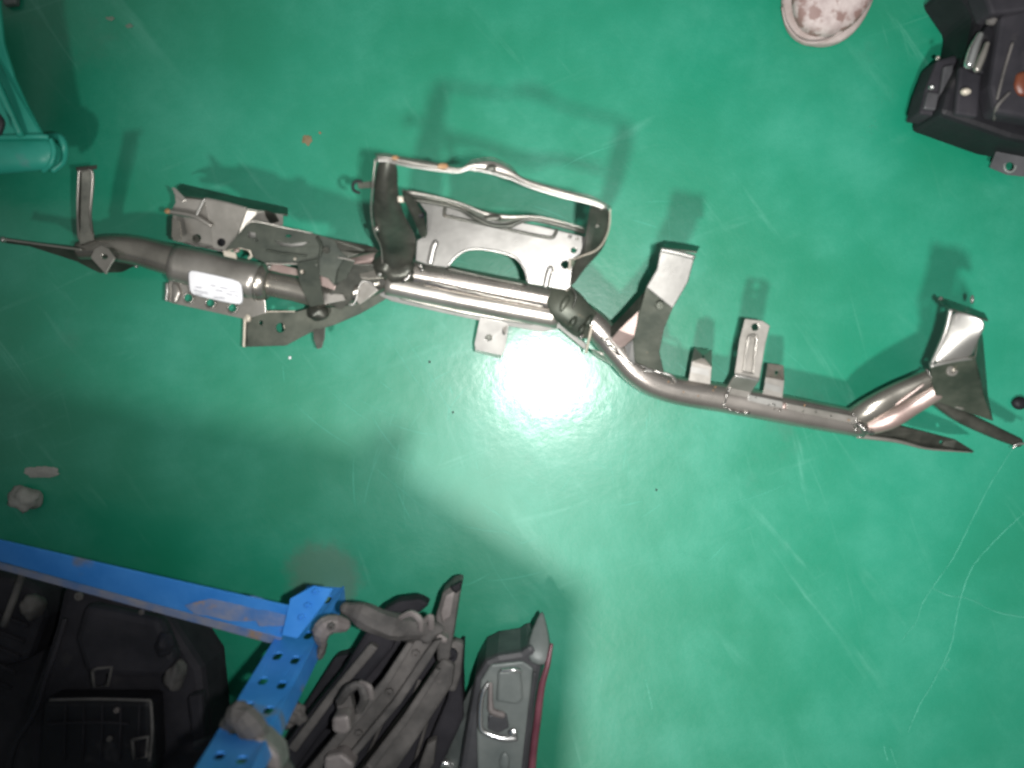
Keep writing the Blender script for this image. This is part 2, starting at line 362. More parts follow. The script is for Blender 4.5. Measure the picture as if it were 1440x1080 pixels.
# --- left end
sheet('end_plate', [([(2, 335, .085), (60, 343, .085), (116, 349, .085), (118, 354, .08), (60, 349, .075), (2, 341, .08)], ()),
                    ([(40, 346, .075), (116, 354, .08), (150, 366, .07), (190, 374, .05), (172, 383, .04), (140, 384, .04), (108, 368, .05)], ())], 'dark', B)
tube('end_plate_rim', [(2, 336, .088, 1.8), (60, 344, .088, 1.4), (114, 351, .09, 1.8)], 'steel', B, n=8, round_end=True)
blob('rolled_tip', 5, 337, .088, 4, 4, .004, 'bright', B)
tube('tube', [(112, 352, .07, 13), (135, 349, .072, 16), (165, 349, .074, 19), (200, 354, .074, 21), (250, 368, .074, 23)], 'tube', B, n=28, dent=.02)
ch = sheet('upright_channel', [([(110, 240, .13), (131, 238, .13), (128, 300, .11), (133, 338, .085), (112, 345, .085), (108, 305, .11)], ())], 'dark', B)
tube('channel_rim', [(111, 336, .09, 1.8), (109, 300, .114, 1.6), (111, 245, .134, 2), (113, 240, .134, 2)], 'steel', ch, n=8)
tube('channel_rim', [(130, 330, .09, 1.6), (127, 300, .114, 2), (130, 243, .134, 2.2), (112, 241, .134, 2.2)], 'steel', ch, n=8)
sheet('lip', [(106, 236, .137), (136, 233, .137), (136, 238, .133), (108, 241, .133)], 'dark', ch)
sheet('pierced_tab', zc([(127, 362), (133, 350), (142, 345), (153, 350), (162, 363), (155, 374), (149, 386)], .105), 'steel', B, holes=[circ(147, 361, 4.5, 10, 3.6)])
blob('spot_weld', 192, 374, .058, 3, 3, .003, 'bright', B)
# --- stamped left bracket
SB = sheet('stamped_bracket', [([(246, 274, .115), (262, 276, .115), (288, 279, .115), (276, 303, .112), (240, 298, .108), (247, 285, .112)], ()),
    ([(288, 279, .122), (347, 293, .122), (334, 330, .112), (318, 354, .10), (300, 350, .10), (296, 318, .112)], [circ(311, 341, 6)]),
    ([(288, 279, .122), (296, 318, .112), (276, 304, .112)], ()),
    ([(347, 293, .12), (371, 297, .104), (398, 302, .104), (398, 317, .103), (370, 322, .10), (345, 344, .095), (330, 344, .10), (337, 322, .112)], ()),
    ([(243, 302, .10), (276, 308, .10), (296, 318, .10), (303, 350, .096), (262, 342, .094), (243, 338, .09)], [circ(277, 335, 6, 8)]),
    ], 'steel', B, bevel=.0008)
tube('fold', [(236, 297, .114, 3.5), (262, 301, .116, 3.5), (278, 306, .118, 3.2), (296, 317, .116, 2.8)], 'steel', SB, n=10, round_end=True)
tube('fold', [(288, 280, .122, 1.8), (282, 291, .12, 2), (276, 304, .118, 2)], 'bright', SB, n=8, round_end=True)
tube('fold', [(288, 279, .1215, 1.6), (318, 285, .1215, 1.6), (347, 293, .1215, 1.6)], 'steel', SB, n=8)
blob('rust_chip', 236, 297, .116, 4.5, 3.5, .003, 'rust', SB)
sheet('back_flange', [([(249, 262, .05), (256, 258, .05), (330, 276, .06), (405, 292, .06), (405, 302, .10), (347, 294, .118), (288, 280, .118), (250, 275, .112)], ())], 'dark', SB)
sheet('ear', zc([(241, 263), (246, 264), (263, 281), (257, 284), (246, 275)], .124), 'steel', SB)
sheet('ear', [(372, 296, .124), (386, 301, .126), (392, 312, .12), (380, 315, .11), (374, 306, .11)], 'dark', SB)
sheet('side_wall', zc([(242, 306), (252, 310), (256, 335), (249, 340), (241, 333)], .103), 'tube', SB)
nut('weld_nut', 277, 336, .094, 5.5, .006, 'dark', SB); nut('weld_nut', 311, 341, .088, 7.5, .006, 'black', SB, 8)
weld([(262, 342, .102), (290, 348, .102), (318, 354, .10)], SB, 1.6)
# --- sleeve and lower plate
tube('sleeve', [(246, 370, .074, 27), (300, 382, .074, 27.5), (368, 397, .074, 27)], 'steel', B, n=32, steps=4)
tube('sleeve_collar', [(366, 396, .074, 28), (373, 398, .074, 26), (378, 399, .074, 23)], 'tube', B, n=28, steps=3)
LP = sheet('lower_plate', [([(236, 397, .058), (250, 386, .06), (372, 410, .06), (374, 440, .058), (345, 449, .055), (245, 427, .055), (234, 423, .055)],
    [circ(265, 419, 6.2), circ(296, 426, 5.5), circ(327, 433, 5.8)])], 'steel', B)
tube('plate_lip', [(235, 398, .06, 2.4), (235, 410, .06, 2.6), (234, 423, .058, 2.4)], 'bright', LP, n=8)
for x, y in ((265, 419), (296, 426), (327, 433)):
    tube('hole_rim', [(a, b, .0585, 1.5) for a, b in circ(x, y, 7, 13)+[circ(x, y, 7, 13)[0]]], 'steel', LP, n=6, steps=1, cap=False)
tube('plate_ridge', [(246, 402, .060, 5), (248, 412, .061, 6), (246, 421, .060, 5)], 'steel', LP, n=10, flat=.4, round_end=True)
# label stuck over sleeve and plate
LB = loft('paper_label', [[(262, 377, .1015), (288, 383, .1035), (315, 389, .1035), (341, 395, .1015)],
                     [(263, 389, .1010), (289, 395, .1015), (316, 401, .1015), (342, 407, .1010)],
                     [(264, 403, .0975), (290, 409, .0975), (316, 416, .0975), (343, 420, .0965)],
                     [(265, 414, .092), (291, 420, .091), (317, 426, .091), (343, 431, .091)]], 'paper', B, t=.0005, sub=1)
for (x0, y0, x1, y1, z) in ((309, 403.5, 320, 406, .1016), (272, 408, 292, 412.5, .0985), (303, 407.5, 313, 409.5, .1005), (318, 412.5, 327, 414.5, .0995), (330, 415, 336, 416.5, .0985), (274, 403, 283, 404.4, .1008), (296, 400.5, 303, 402, .1017), (322, 409, 336, 410.2, .1002), (272, 413.5, 284, 414.6, .0975), (300, 418, 316, 419.2, .0975)):
    sheet('print_line', [(x0, y0, z), (x1, y1, z), (x1, y1+1.1, z), (x0, y0+1.1, z)], 'print', LB, t=.0003, bevel=0)
# --- inner tube to the right of the sleeve
tube('tube', [(370, 396, .068, 18), (410, 404, .068, 19), (450, 413, .07, 18), (500, 408, .07, 18), (545, 388, .075, 18)], 'tube', B, n=24, dent=.03, seed=3)
tube('tube', [(468, 376, .085, 9), (500, 370, .085, 10), (545, 361, .085, 11)], 'pink', B, n=18, dent=.04, seed=5)
sheet('strap', zc([(374, 371), (388, 370), (418, 378), (420, 388), (396, 384), (377, 379)], .095), 'pink', B)
# --- dark mount bracket
DM = sheet('dark_mount_bracket', [([(316, 352, 0.147), (345, 317, 0.143), (357, 310, 0.142), (400, 320, 0.137), (440, 328, 0.132), (470, 336, 0.128), (526, 347, 0.121), (532, 353, 0.121), (505, 357, 0.124), (482, 366, 0.127), (474, 380, 0.128), (470, 402, 0.128), (462, 392, 0.129), (446, 386, 0.131), (440, 374, 0.132), (418, 370, 0.134), (372, 369, 0.140), (356, 362, 0.142), (352, 352, 0.142), (338, 348, 0.144)],
     [[(349, 326), (359, 327), (360, 335), (349, 333)], circ(405.5, 331.5, 4, 10, 2), [(386, 338), (396, 341), (410, 343), (424, 341), (434, 340), (424, 346), (410, 347), (396, 345)], circ(361, 338, 1.8, 8)])], 'darkolive', B, t=.003, bevel=.001)
sheet('backing_tab', [(345, 322, .136), (364, 325, .136), (364, 339, .134), (345, 337, .134)], 'bright', DM)
sheet('backing_tab', [(380, 334, .136), (412, 338, .136), (440, 337, .136), (440, 350, .134), (384, 350, .134)], 'bright', DM)
tube('curled_rim', [(321, 354, .128, 2.2), (326, 349, .132, 2.4), (338, 348, .134, 2.4), (350, 351, .134, 2.4), (354, 359, .132, 2.2), (350, 363, .13, 1.8)], 'edge', DM, n=8, round_end=True)
sheet('clip_tab', zc([(313, 352), (331, 355), (333, 364), (315, 360)], .134), 'edge', DM)
blob('rivet', 333, 352, .134, 5, 3, .003, 'pink', DM); blob('rivet', 379, 375, .103, 3, 3, .003, 'bright', DM)
sheet('arm', [([(418, 370, .137), (447, 364, .137), (449, 385, .13), (453, 410, .115), (456, 428, .10), (436, 432, .10), (428, 415, .11), (420, 395, .125)], [circ(425, 383, 3.4, 8)])], 'darkolive', DM, t=.003)
sheet('backing_tab', zc([(419, 378), (431, 378), (431, 390), (420, 390)], .112), 'edge', DM)
sheet('side_cheek', [([(468, 378, .118), (500, 372, .11), (545, 372, .10), (560, 388, .10), (540, 398, .095), (512, 398, .09), (498, 402, .09), (494, 424, .085), (478, 436, .08), (462, 426, .085), (466, 408, .10)], ())], 'dark', DM)
sheet('gap_plate', zc([(450, 378), (456, 380), (472, 402), (470, 408), (450, 401)], .118), 'pink', DM)
sheet('gap_plate', zc([(455, 412), (482, 414), (486, 422), (470, 425), (456, 428)], .095), 'steel', DM)
tube('cut_edge', [(346, 317, .1475, 1.2), (358, 311, .147, 1.4), (400, 320, .14, 1.2), (440, 328, .136, 1)], 'steel', DM, n=6)
tube('cut_edge', [(372, 370, .142, 1), (400, 371, .140, 1.2), (419, 371, .139, 1)], 'steel', DM, n=6)
sheet('side_flap', zc([(470, 338), (526, 347), (533, 354), (505, 357), (488, 362), (478, 352)], .135), 'dark', DM, holes=[circ(510, 352, 3, 8, 1.6)])
sheet('side_flap', zc([(474, 362), (500, 366), (486, 392), (470, 400), (466, 385)], .128), 'darkolive', DM)
tube('cut_edge', [(475, 362, .130, 1.2), (487, 364, .130, 1.2), (499, 367, .130, 1)], 'steel', DM, n=6)
sheet('side_flap', zc([(500, 376), (544, 380), (552, 390), (528, 392), (508, 392)], .105), 'tube', DM)
tube('emboss', [(376, 352, .142, 1.6), (400, 357, .140, 2), (430, 360, .138, 1.6)], 'darkolive', DM, n=8, round_end=True)
tube('emboss', [(446, 334, .135, 2), (452, 346, .135, 2.2), (450, 360, .135, 2)], 'darkolive', DM, n=8, round_end=True)
nut('weld_nut', 459, 352, .132, 5, .004, 'dark', DM, 8); nut('weld_nut', 485, 414, .088, 5, .004, 'dark', DM, 8)
blob('rivet', 445, 372, .137, 2.5, 2.5, .002, 'steel', DM); blob('rivet', 534, 386, .115, 3.5, 2.5, .003, 'bright', DM); blob('rivet', 415, 364, .14, 2, 2, .002, 'edge', DM)
# --- grimy lower bracket
LW = sheet('grimy_lower_bracket', [([(344, 440, .05), (358, 438, .052), (414, 439, .052), (436, 433, .055), (470, 432, .06), (500, 428, .065), (530, 404, .075), (548, 412, .07), (540, 422, .065), (505, 442, .06), (470, 457, .055), (440, 466, .052), (424, 474, .05), (402, 486, .05), (344, 488, .05)],
     [circ(367, 454, 2.6, 8, 3.6), circ(394, 461, 6.5, 12, 7)])], 'olive', B, t=.003)
tube('cut_edge', [(345, 440, .053, 2.8), (344, 462, .053, 2.2), (343, 488, .053, 2)], 'edge', LW, n=8)
blob('rust_chip', 349, 446, .054, 5, 7, .003, 'edge', LW)
tube('cut_edge', [(348, 438, .053, 1), (390, 438, .054, 1), (415, 438, .054, 1)], 'edge', LW, n=6)
sheet('bright_backing', zc([(398, 456), (403, 456), (404, 470), (396, 472), (400, 464)], .0475), 'edge', LW)
sheet('stub', zc([(440, 463), (457, 460), (456, 476), (452, 489), (446, 491), (441, 478)], .055), 'dark', LW, t=.004)
blob('joint', 447, 440, .07, 15, 12, .012, 'dark', LW, .2, 3)
tube('folded_edge', [(490, 428, .10, 1.2), (497, 428, .10, 1.4), (501, 420, .10, 1.3), (506, 401, .10, 1.3), (511, 396, .10, 1.5), (520, 397, .10, 1.5), (528, 403, .10, 1.3)], 'bright', B, n=8)
sheet('folded_strap', zc([(501, 424), (507, 400), (514, 396), (526, 402), (532, 408), (520, 418), (506, 428)], .095), 'steel', B)
# --- centre twin tubes with tray
TR = sheet('tray', [([(514, 396, .075), (530, 400, .08), (560, 410, .08), (650, 430, .08), (750, 448, .08), (790, 452, .08), (826, 486, .075), (822, 492, .07), (786, 462, .07), (762, 467, .066), (700, 456, .066), (650, 446, .066), (600, 435, .066), (552, 424, .066), (536, 417, .07), (524, 406, .075)], ())], 'bright', B, t=.003)
tube('tube', [(548, 378, .09, 20), (600, 387, .092, 19), (700, 407, .092, 19), (795, 425, .09, 19)], 'tubelight', B, n=28, dent=.012, seed=8)
tube('tube', [(545, 398, .088, 17), (620, 414, .086, 16.5), (700, 430, .086, 16.5), (785, 446, .084, 16.5)], 'steel', B, n=28, dent=.015, seed=2)
tube('tray_lip', [(565, 419, .082, 3), (640, 436, .082, 3.4), (700, 447, .082, 3), (748, 455, .08, 2.4)], 'steel', B, n=8, round_end=True)
weld([(602, 396, .112), (650, 407, .112), (700, 418, .112), (762, 431, .112)], B, 1.5, 'steel')
blob('junction', 562, 382, .09, 36, 21, .026, 'dark', B, .35, 4)
blob('junction', 545, 372, .10, 20, 20, .02, 'dark', B, .3, 6)
weld([(566, 396, .115), (574, 390, .117), (578, 384, .117)], B, 3.2); weld([(590, 372, .117), (594, 379, .117)], B, 3.6)
sheet('wrap_strap', [([(528, 392, .098), (545, 384, .112), (600, 396, .113), (598, 402, .110), (560, 405, .104), (536, 402, .10)], ())], 'tube', B)
TB = sheet('pierced_foot', [([(675, 446, .07), (716, 454, .07), (710, 492, .052), (705, 500, .048), (669, 492, .048), (667, 484, .052)], [circ(687, 475, 5.4, 10, 4.6)]),
                            ([(667, 491, .05), (706, 500, .05), (703, 504, .036), (668, 495, .036)], ())], 'bright', B, bevel=.001)
nut('weld_nut', 687, 475, .045, 7, .006, 'dark', TB, 8)
sheet('notch_tab', [(706, 462, .07), (714, 457, .072), (711, 470, .066), (706, 474, .06)], 'steel', TB)
# --- tall frame
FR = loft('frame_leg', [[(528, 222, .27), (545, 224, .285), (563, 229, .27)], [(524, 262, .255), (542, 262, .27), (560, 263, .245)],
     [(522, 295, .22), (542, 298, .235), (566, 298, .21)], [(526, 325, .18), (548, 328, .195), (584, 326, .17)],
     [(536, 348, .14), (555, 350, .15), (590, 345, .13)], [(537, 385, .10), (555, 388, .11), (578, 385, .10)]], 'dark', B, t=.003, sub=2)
tube('leg_edge', [(528, 223, .272, 1.3), (524, 262, .256, 1.2), (522, 295, .222, 1.2), (526, 325, .182, 1.2), (536, 348, .142, 1.2), (538, 384, .102, 1.2)], 'steel', FR, n=6)
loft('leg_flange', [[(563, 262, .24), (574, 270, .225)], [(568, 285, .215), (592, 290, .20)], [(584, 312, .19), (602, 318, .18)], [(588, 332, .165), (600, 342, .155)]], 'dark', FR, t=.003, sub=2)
sheet('bright_peg', zc([(559, 276), (566, 276), (568, 284), (560, 284)], .245), 'edge', FR)
blob('leg_boss', 590, 302, .19, 8, 5, .004, 'black', FR); blob('leg_boss', 530, 322, .19, 4, 4, .004, 'steel', FR)
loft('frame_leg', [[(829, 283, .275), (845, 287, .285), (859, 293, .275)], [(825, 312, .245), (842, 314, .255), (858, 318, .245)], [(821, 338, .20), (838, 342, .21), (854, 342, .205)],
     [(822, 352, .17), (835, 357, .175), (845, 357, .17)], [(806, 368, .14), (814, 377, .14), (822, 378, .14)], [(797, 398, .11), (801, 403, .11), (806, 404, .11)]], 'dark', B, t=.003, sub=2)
tube('leg_edge', [(858, 294, .277, 1.2), (857, 318, .248, 1.2), (850, 338, .212, 1.4), (838, 352, .185, 1.4), (818, 360, .165, 1.2), (806, 365, .15, 1.2)], 'edge', B, n=6)
tube('side_ring', [(508, 255, .24, 2), (500, 255, .24, 2.2), (496, 261, .24, 2.2), (498, 268, .24, 2.2), (505, 271, .24, 2)], 'black', B, n=8, round_end=True)
sheet('ring_strap', zc([(502, 257), (526, 254), (526, 264), (504, 265)], .235), 'olive', B)
TBt = [(527, 217), (545, 217), (562, 221), (590, 226), (620, 232), (645, 237), (656, 233), (664, 226), (690, 222), (706, 228), (720, 236), (732, 249), (760, 259), (800, 270), (832, 277), (859, 292)]
TBb = [(529, 226), (545, 226), (562, 231), (590, 236), (620, 240), (645, 242), (654, 239), (664, 238), (690, 243), (706, 248), (720, 252), (733, 258), (760, 268), (800, 279), (830, 286), (853, 293)]
TOP = loft('frame_top_rail', [[(x, y, .278) for x, y in TBt], [((a[0]+b[0])/2, (a[1]+b[1])/2, .283) for a, b in zip(TBt, TBb)], [(x, y, .276) for x, y in TBb]], 'steel', B, t=.004, sub=2)
tube('rail_lip', [(x, y, .279, 1.8) for x, y in TBb], 'bright', TOP, n=8, steps=3)
tube('rail_lip', [(x, y, .279, .9) for x, y in TBt], 'dark', TOP, n=6, steps=3)
blob('rust_spot', 623, 234, .281, 8, 4, .0025, 'rust', TOP); blob('rust_spot', 556, 222, .281, 5, 3, .002, 'rust', TOP); blob('dimple', 691, 236, .281, 8, 5, .002, 'dark', TOP)
for x, y in ((846, 293), (840, 318), (812, 336)): blob('rivet', x, y, .278 if y < 300 else .25, 3, 2, .002, 'steel', TOP)
MBt = [(566, 264), (590, 268), (620, 275), (655, 284), (672, 293), (690, 297), (720, 301), (745, 301), (765, 303), (790, 310), (826, 320)]
MBb = [(566, 279), (590, 280), (620, 285), (650, 293), (668, 304), (690, 314), (715, 316), (728, 311), (742, 307), (765, 309), (822, 324)]
MID = loft('frame_middle_rail', [[(x, y, .212) for x, y in MBt], [(a[0]*.6+b[0]*.4, a[1]*.6+b[1]*.4, .218) for a, b in zip(MBt, MBb)], [(x, y, .202) for x, y in MBb]], 'steel', B, t=.004, sub=2)
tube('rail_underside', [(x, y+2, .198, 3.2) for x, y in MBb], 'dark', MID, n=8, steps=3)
blob('dimple', 694, 306, .214, 13, 5, .002, 'dark', MID)
# --- big pierced plate
BP = sheet('arched_plate', [([(584, 276, 0.1420), (620, 287, 0.1413), (690, 304, 0.1401), (760, 318, 0.1390), (828, 334, 0.1378), (828, 350, 0.1373), (806, 364, 0.1371), (802, 404, 0.1360), (796, 408, 0.1359), (764, 402, 0.1364), (742, 398, 0.1368), (738, 380, 0.1373), (728, 366, 0.1379), (712, 358, 0.1383), (690, 353, 0.1386), (672, 351, 0.1389), (655, 353, 0.1390), (641, 362, 0.1389), (629, 376, 0.1386), (600, 372, 0.1390), (584, 366, 0.1393), (586, 338, 0.1401), (600, 330, 0.1402), (600, 300, 0.1411)],
     [circ(807, 352, 3.6, 10), circ(795, 372, 5.6, 12)])], 'plate', B, t=.003, bevel=.001)
tube('arch_rim', [(630, 374, 0.1408, 1.8), (641, 361, 0.1411, 1.8), (655, 352, 0.1412, 1.8), (672, 350, 0.1411, 1.8), (690, 352, 0.1409, 1.8), (712, 357, 0.1405, 1.8), (728, 365, 0.1401, 1.8), (738, 380, 0.1395, 1.8), (742, 396, 0.1390, 1.8)], 'bright', BP, n=8)
for pth in (((605, 368), (609, 350), (612, 342)), ((768, 400), (771, 386), (774, 378))):
    tube('pressed_bead', [(x, y, .136+(404-y)*.00003-(x-800)*.00001, 5) for x, y in pth], 'bright', BP, n=12, round_end=True, flat=.6)
tube('pressed_slot_edge', [(626, 292, 0.1433, 2.4), (625, 302, 0.1430, 2.4), (633, 305, 0.1428, 2.4), (680, 315, 0.1421, 2.4), (730, 326, 0.1412, 2.4), (772, 334, 0.1406, 2.6), (780, 330, 0.1406, 2.6), (783, 322, 0.1408, 2.6)], 'dark', BP, n=8, steps=4)
nut('weld_nut', 776, 380, .136, 5, .003, 'steel', BP, 8)
tube('weld_flange', [(628, 377, .118, 2.4), (680, 389, .112, 2.2), (740, 401, .11, 2.4)], 'dark', BP, n=8)
sheet('side_flange', [([(803, 364, .152), (808, 366, .13), (803, 406, .10), (797, 410, .112)], ())], 'edge', BP)
# --- dark fluted knuckle right of centre
KN = loft('fluted_knuckle', [[(768, 402, .10), (790, 396, .105), (812, 404, .10)], [(766, 420, .112), (795, 422, .122), (828, 424, .105)], [(770, 440, .112), (805, 446, .122), (842, 440, .105)],
     [(786, 458, .10), (815, 466, .112), (845, 456, .10)], [(808, 476, .09), (824, 480, .10), (838, 470, .09)]], 'olive', B, t=.003, sub=2)
for (x, y, rx, ry) in ((806, 452, 5, 9), (818, 463, 4, 8), (828, 452, 5, 9), (817, 474, 3, 5), (793, 428, 6, 14)): blob('flute', x, y, .112, rx, ry, .008, 'olive' if rx != 3 else 'bright', KN, .1, 1, rot=-.5)
tube('tray_end_edge', [(824, 496, .085, 1.8), (828, 478, .10, 2), (834, 458, .112, 2), (845, 468, .112, 1.6)], 'edge', B, n=8)
weld([(800, 400, .118), (810, 415, .12), (806, 432, .12)], B, 2, 'dark')
# --- right tube
tube('tube', [(800, 432, .086, 20), (838, 458, .086, 20), (868, 492, .082, 20), (900, 526, .078, 20), (945, 547, .074, 20), (1030, 562, .072, 20.5), (1120, 579, .07, 20.5), (1215, 597, .068, 19)], 'tubelight', B, n=28, dent=.015, seed=11)
loft('tube_cradle', [[(826, 486, .09), (860, 505, .09), (895, 520, .09), (930, 530, .095), (952, 545, .09)], [(826, 497, .07), (860, 516, .07), (900, 541, .07), (930, 556, .07), (960, 562, .075)]], 'steel', B, t=.003, sub=1)
tube('cradle_rim', [(905, 521, .10, 1.8), (930, 524, .10, 1.8), (945, 529, .10, 2), (951, 537, .095, 1.8)], 'bright', B, n=8)
weld([(848, 476, .105), (860, 486, .104), (872, 500, .10), (890, 512, .098)], B, 2.6); weld([(854, 478, .106), (866, 490, .106)], B, 2.2)
sheet('gusset', [(856, 482, .10), (870, 464, .115), (898, 437, .13), (894, 473, .12), (878, 487, .105), (868, 490, .10)], 'pink', B)
sheet('gusset', [(878, 487, .105), (890, 478, .115), (893, 513, .10), (884, 506, .10)], 'bright', B)
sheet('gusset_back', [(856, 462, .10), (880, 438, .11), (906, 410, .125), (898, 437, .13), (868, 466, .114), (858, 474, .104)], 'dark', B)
# --- upright foot near centre right
FB = sheet('upright_foot', [([(929, 350, .180), (977, 362, .178), (968, 396, .171), (946, 434, .163), (909, 404, .168), (924, 378, .174)], ())], 'plate', B, t=.003, bevel=.0012)
sheet('lower_web', [([(909, 404, .158), (946, 434, .153), (934, 462, .14), (927, 496, .12), (934, 525, .10), (915, 521, .10), (894, 514, .103), (890, 480, .12), (899, 440, .14)], [circ(927, 430, 4.5, 10)])], 'olive', FB, t=.003)
nut('weld_nut', 927, 430, .158, 5.5, .004, 'olive', FB, 8)
tube('folded_back_edge', [(929, 351, .19, 3.4), (950, 355, .19, 3.6), (977, 362, .19, 3.4)], 'bright', FB, n=10)
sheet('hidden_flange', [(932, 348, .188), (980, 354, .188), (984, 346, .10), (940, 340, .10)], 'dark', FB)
blob('weld_spot', 904, 509, .10, 9, 4, .004, 'steel', FB)
for pth in (((896, 512, .105), (915, 520, .102), (930, 524, .102)), ((1200, 582, .088), (1204, 592, .09), (1203, 604, .086)), ((1303, 520, .125), (1311, 532, .128), (1314, 546, .122)), ((1020, 574, .088), (1036, 579, .088), (1052, 581, .088))):
    weld(pth, B, 1.9)
for k in range(26):
    x = random.uniform(830, 1200); y = 455+(x-830)*.32+random.uniform(-6, 6) if x < 930 else 540+(x-930)*.185+random.uniform(-10, 8)
    blob('weld_spatter', x, y, .094, random.uniform(.7, 1.5), random.uniform(.7, 1.5), .0012, random.choice(('weld', 'rust', 'dark')), B)
# --- small tabs and channel bracket on the right tube
for k, pts in enumerate((((977, 489), (1001, 492), (1001, 516), (999, 542), (968, 537), (973, 508)), ((1080, 511), (1102, 514), (1103, 535), (1100, 566), (1072, 560), (1077, 530)))):
    tb = sheet('small_tab', [(zc(pts, .085), [circ(pts[0][0]+12, pts[0][1]+13, 2.4, 7, a=.37)])], 'steel', B)
    sheet('tab_fold', [(pts[-2][0]+4, pts[-2][1]-22, .0865), (pts[3][0]-2, pts[3][1]-22, .0865), (pts[3][0]-2, pts[3][1]-13, .086), (pts[-2][0]+3, pts[-2][1]-14, .086)], 'bright', tb, t=.001, bevel=0)
CB = sheet('channel_bracket', [([(1048, 448, .13), (1073, 451, .13), (1083, 458, .13), (1077, 482, .125), (1068, 535, .12), (1033, 528, .12), (1040, 478, .125)], [circ(1062, 460, 5, 12), [(1052, 472), (1065, 473), (1060, 526), (1045, 523)]]),
    ([(1052, 472, .119), (1065, 473, .119), (1060, 526, .114), (1045, 523, .114)], ()),
    ([(1033, 528, .12), (1068, 535, .12), (1056, 552, .10), (1022, 545, .10)], ()), ([(1022, 545, .10), (1056, 552, .10), (1052, 577, .085), (1016, 571, .085)], ())], 'steel', B, t=.0025, bevel=.001)
tube('groove_edge', [(1045, 524, .121, 1.6), (1050, 490, .126, 1.8), (1054, 473, .127, 2), (1064, 474, .127, 2), (1062, 495, .126, 1.8), (1059, 526, .121, 1.6)], 'steel', CB, n=8)
tube('bracket_fold', [(1033, 528, .122, 2.4), (1050, 531, .123, 2.4), (1067, 535, .122, 2.4)], 'bright', CB, n=8)
weld([(1018, 570, .09), (1022, 556, .095), (1026, 546, .10)], CB, 1.8)
ST = sheet('tube_strip', [(1052, 555, .0935), (1101, 565, .0935), (1101, 574, .092), (1052, 565, .092)], 'bright', B)
sheet('tube_strip', [(1106, 567, .0925), (1212, 588, .0915), (1210, 597, .09), (1106, 577, .091)], 'steel', B)
blob('rust_spot', 1103, 571, .09, 4, 5, .003, 'pink', B)
# --- right fork
tube('fork_arm', [(1195, 592, .072, 15), (1225, 574, .09, 17), (1268, 551, .10, 16), (1312, 531, .11, 14)], 'tube', B, n=18, dent=.04, flat=.8)
tube('fork_arm', [(1208, 600, .07, 14), (1250, 590, .09, 14), (1290, 568, .10, 12), (1322, 545, .11, 15)], 'pink', B, n=18, dent=.04, flat=.8)
tube('arm_ridge', [(1255, 572, .103, 2), (1275, 558, .112, 2.6), (1298, 541, .12, 2)], 'pink', B, n=8, round_end=True)
weld([(1208, 596, .09), (1216, 604, .092), (1226, 608, .09)], B, 4); weld([(1199, 590, .088), (1203, 600, .088)], B, 2.4, 'dark')
sheet('end_blade', [([(1222, 592, .082), (1255, 596, .07), (1300, 607, .06), (1345, 619, .05), (1371, 635, .045), (1340, 634, .045), (1290, 629, .055), (1240, 616, .065), (1205, 612, .07)], [circ(1324, 622, 3, 8)])], 'dark', B, t=.004)
tube('blade_edge', [(1205, 613, .07, 3.5), (1260, 620, .066, 3), (1305, 631, .057, 1.8), (1368, 636, .048, 1)], 'steel', B, n=8)
RB = loft('end_foot', [[(1337, 434, .19), (1364, 441, .205), (1391, 451, .215)], [(1329, 465, .185), (1353, 469, .195), (1379, 474, .205)], [(1318, 494, .175), (1345, 494, .185), (1372, 490, .19)], [(1308, 515, .17), (1340, 509, .176), (1371, 502, .178)]], 'bright', B, t=.003, sub=2)
sheet('foot_web', [([(1308, 515, .17), (1371, 502, .175), (1376, 530, .15), (1385, 562, .12), (1396, 592, .09), (1360, 580, .09), (1318, 565, .10), (1311, 540, .13)], [circ(1337, 521, 6, 12)])], 'olive', RB, t=.003)
nut('weld_nut', 1337, 521, .155, 8, .005, 'steel', RB, 8)
tube('fold', [(1308, 515, .173, 2.6), (1340, 508, .178, 2.2), (1371, 503, .178, 2.4)], 'bright', RB, n=8)
tube('fold', [(1337, 435, .202, 3), (1329, 468, .193, 3), (1309, 514, .173, 2.6)], 'bright', RB, n=8)
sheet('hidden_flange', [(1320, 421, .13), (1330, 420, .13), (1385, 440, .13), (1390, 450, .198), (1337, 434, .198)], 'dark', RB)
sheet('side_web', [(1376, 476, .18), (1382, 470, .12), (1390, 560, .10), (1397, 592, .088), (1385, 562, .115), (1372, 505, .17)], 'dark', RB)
blob('flange_tip', 1323, 421, .13, 3, 4, .003, 'steel', RB); blob('flange_tip', 1367, 421, .14, 2.4, 6, .003, 'bright', RB)
tube('foot_rail', [(1316, 560, .09, 10), (1350, 584, .085, 10), (1395, 606, .075, 9), (1432, 622, .065, 7)], 'dark', RB, n=14, flat=.6, round_end=True)
blob('shine_ridge', 1346, 572, .10, 12, 3, .003, 'steel', RB, rot=-.35)
tube('rolled_tip', [(1424, 631, .07, 1.4), (1430, 625, .072, 1.8), (1440, 624, .072, 1.6), (1450, 628, .07, 1.4)], 'bright', RB, n=8)
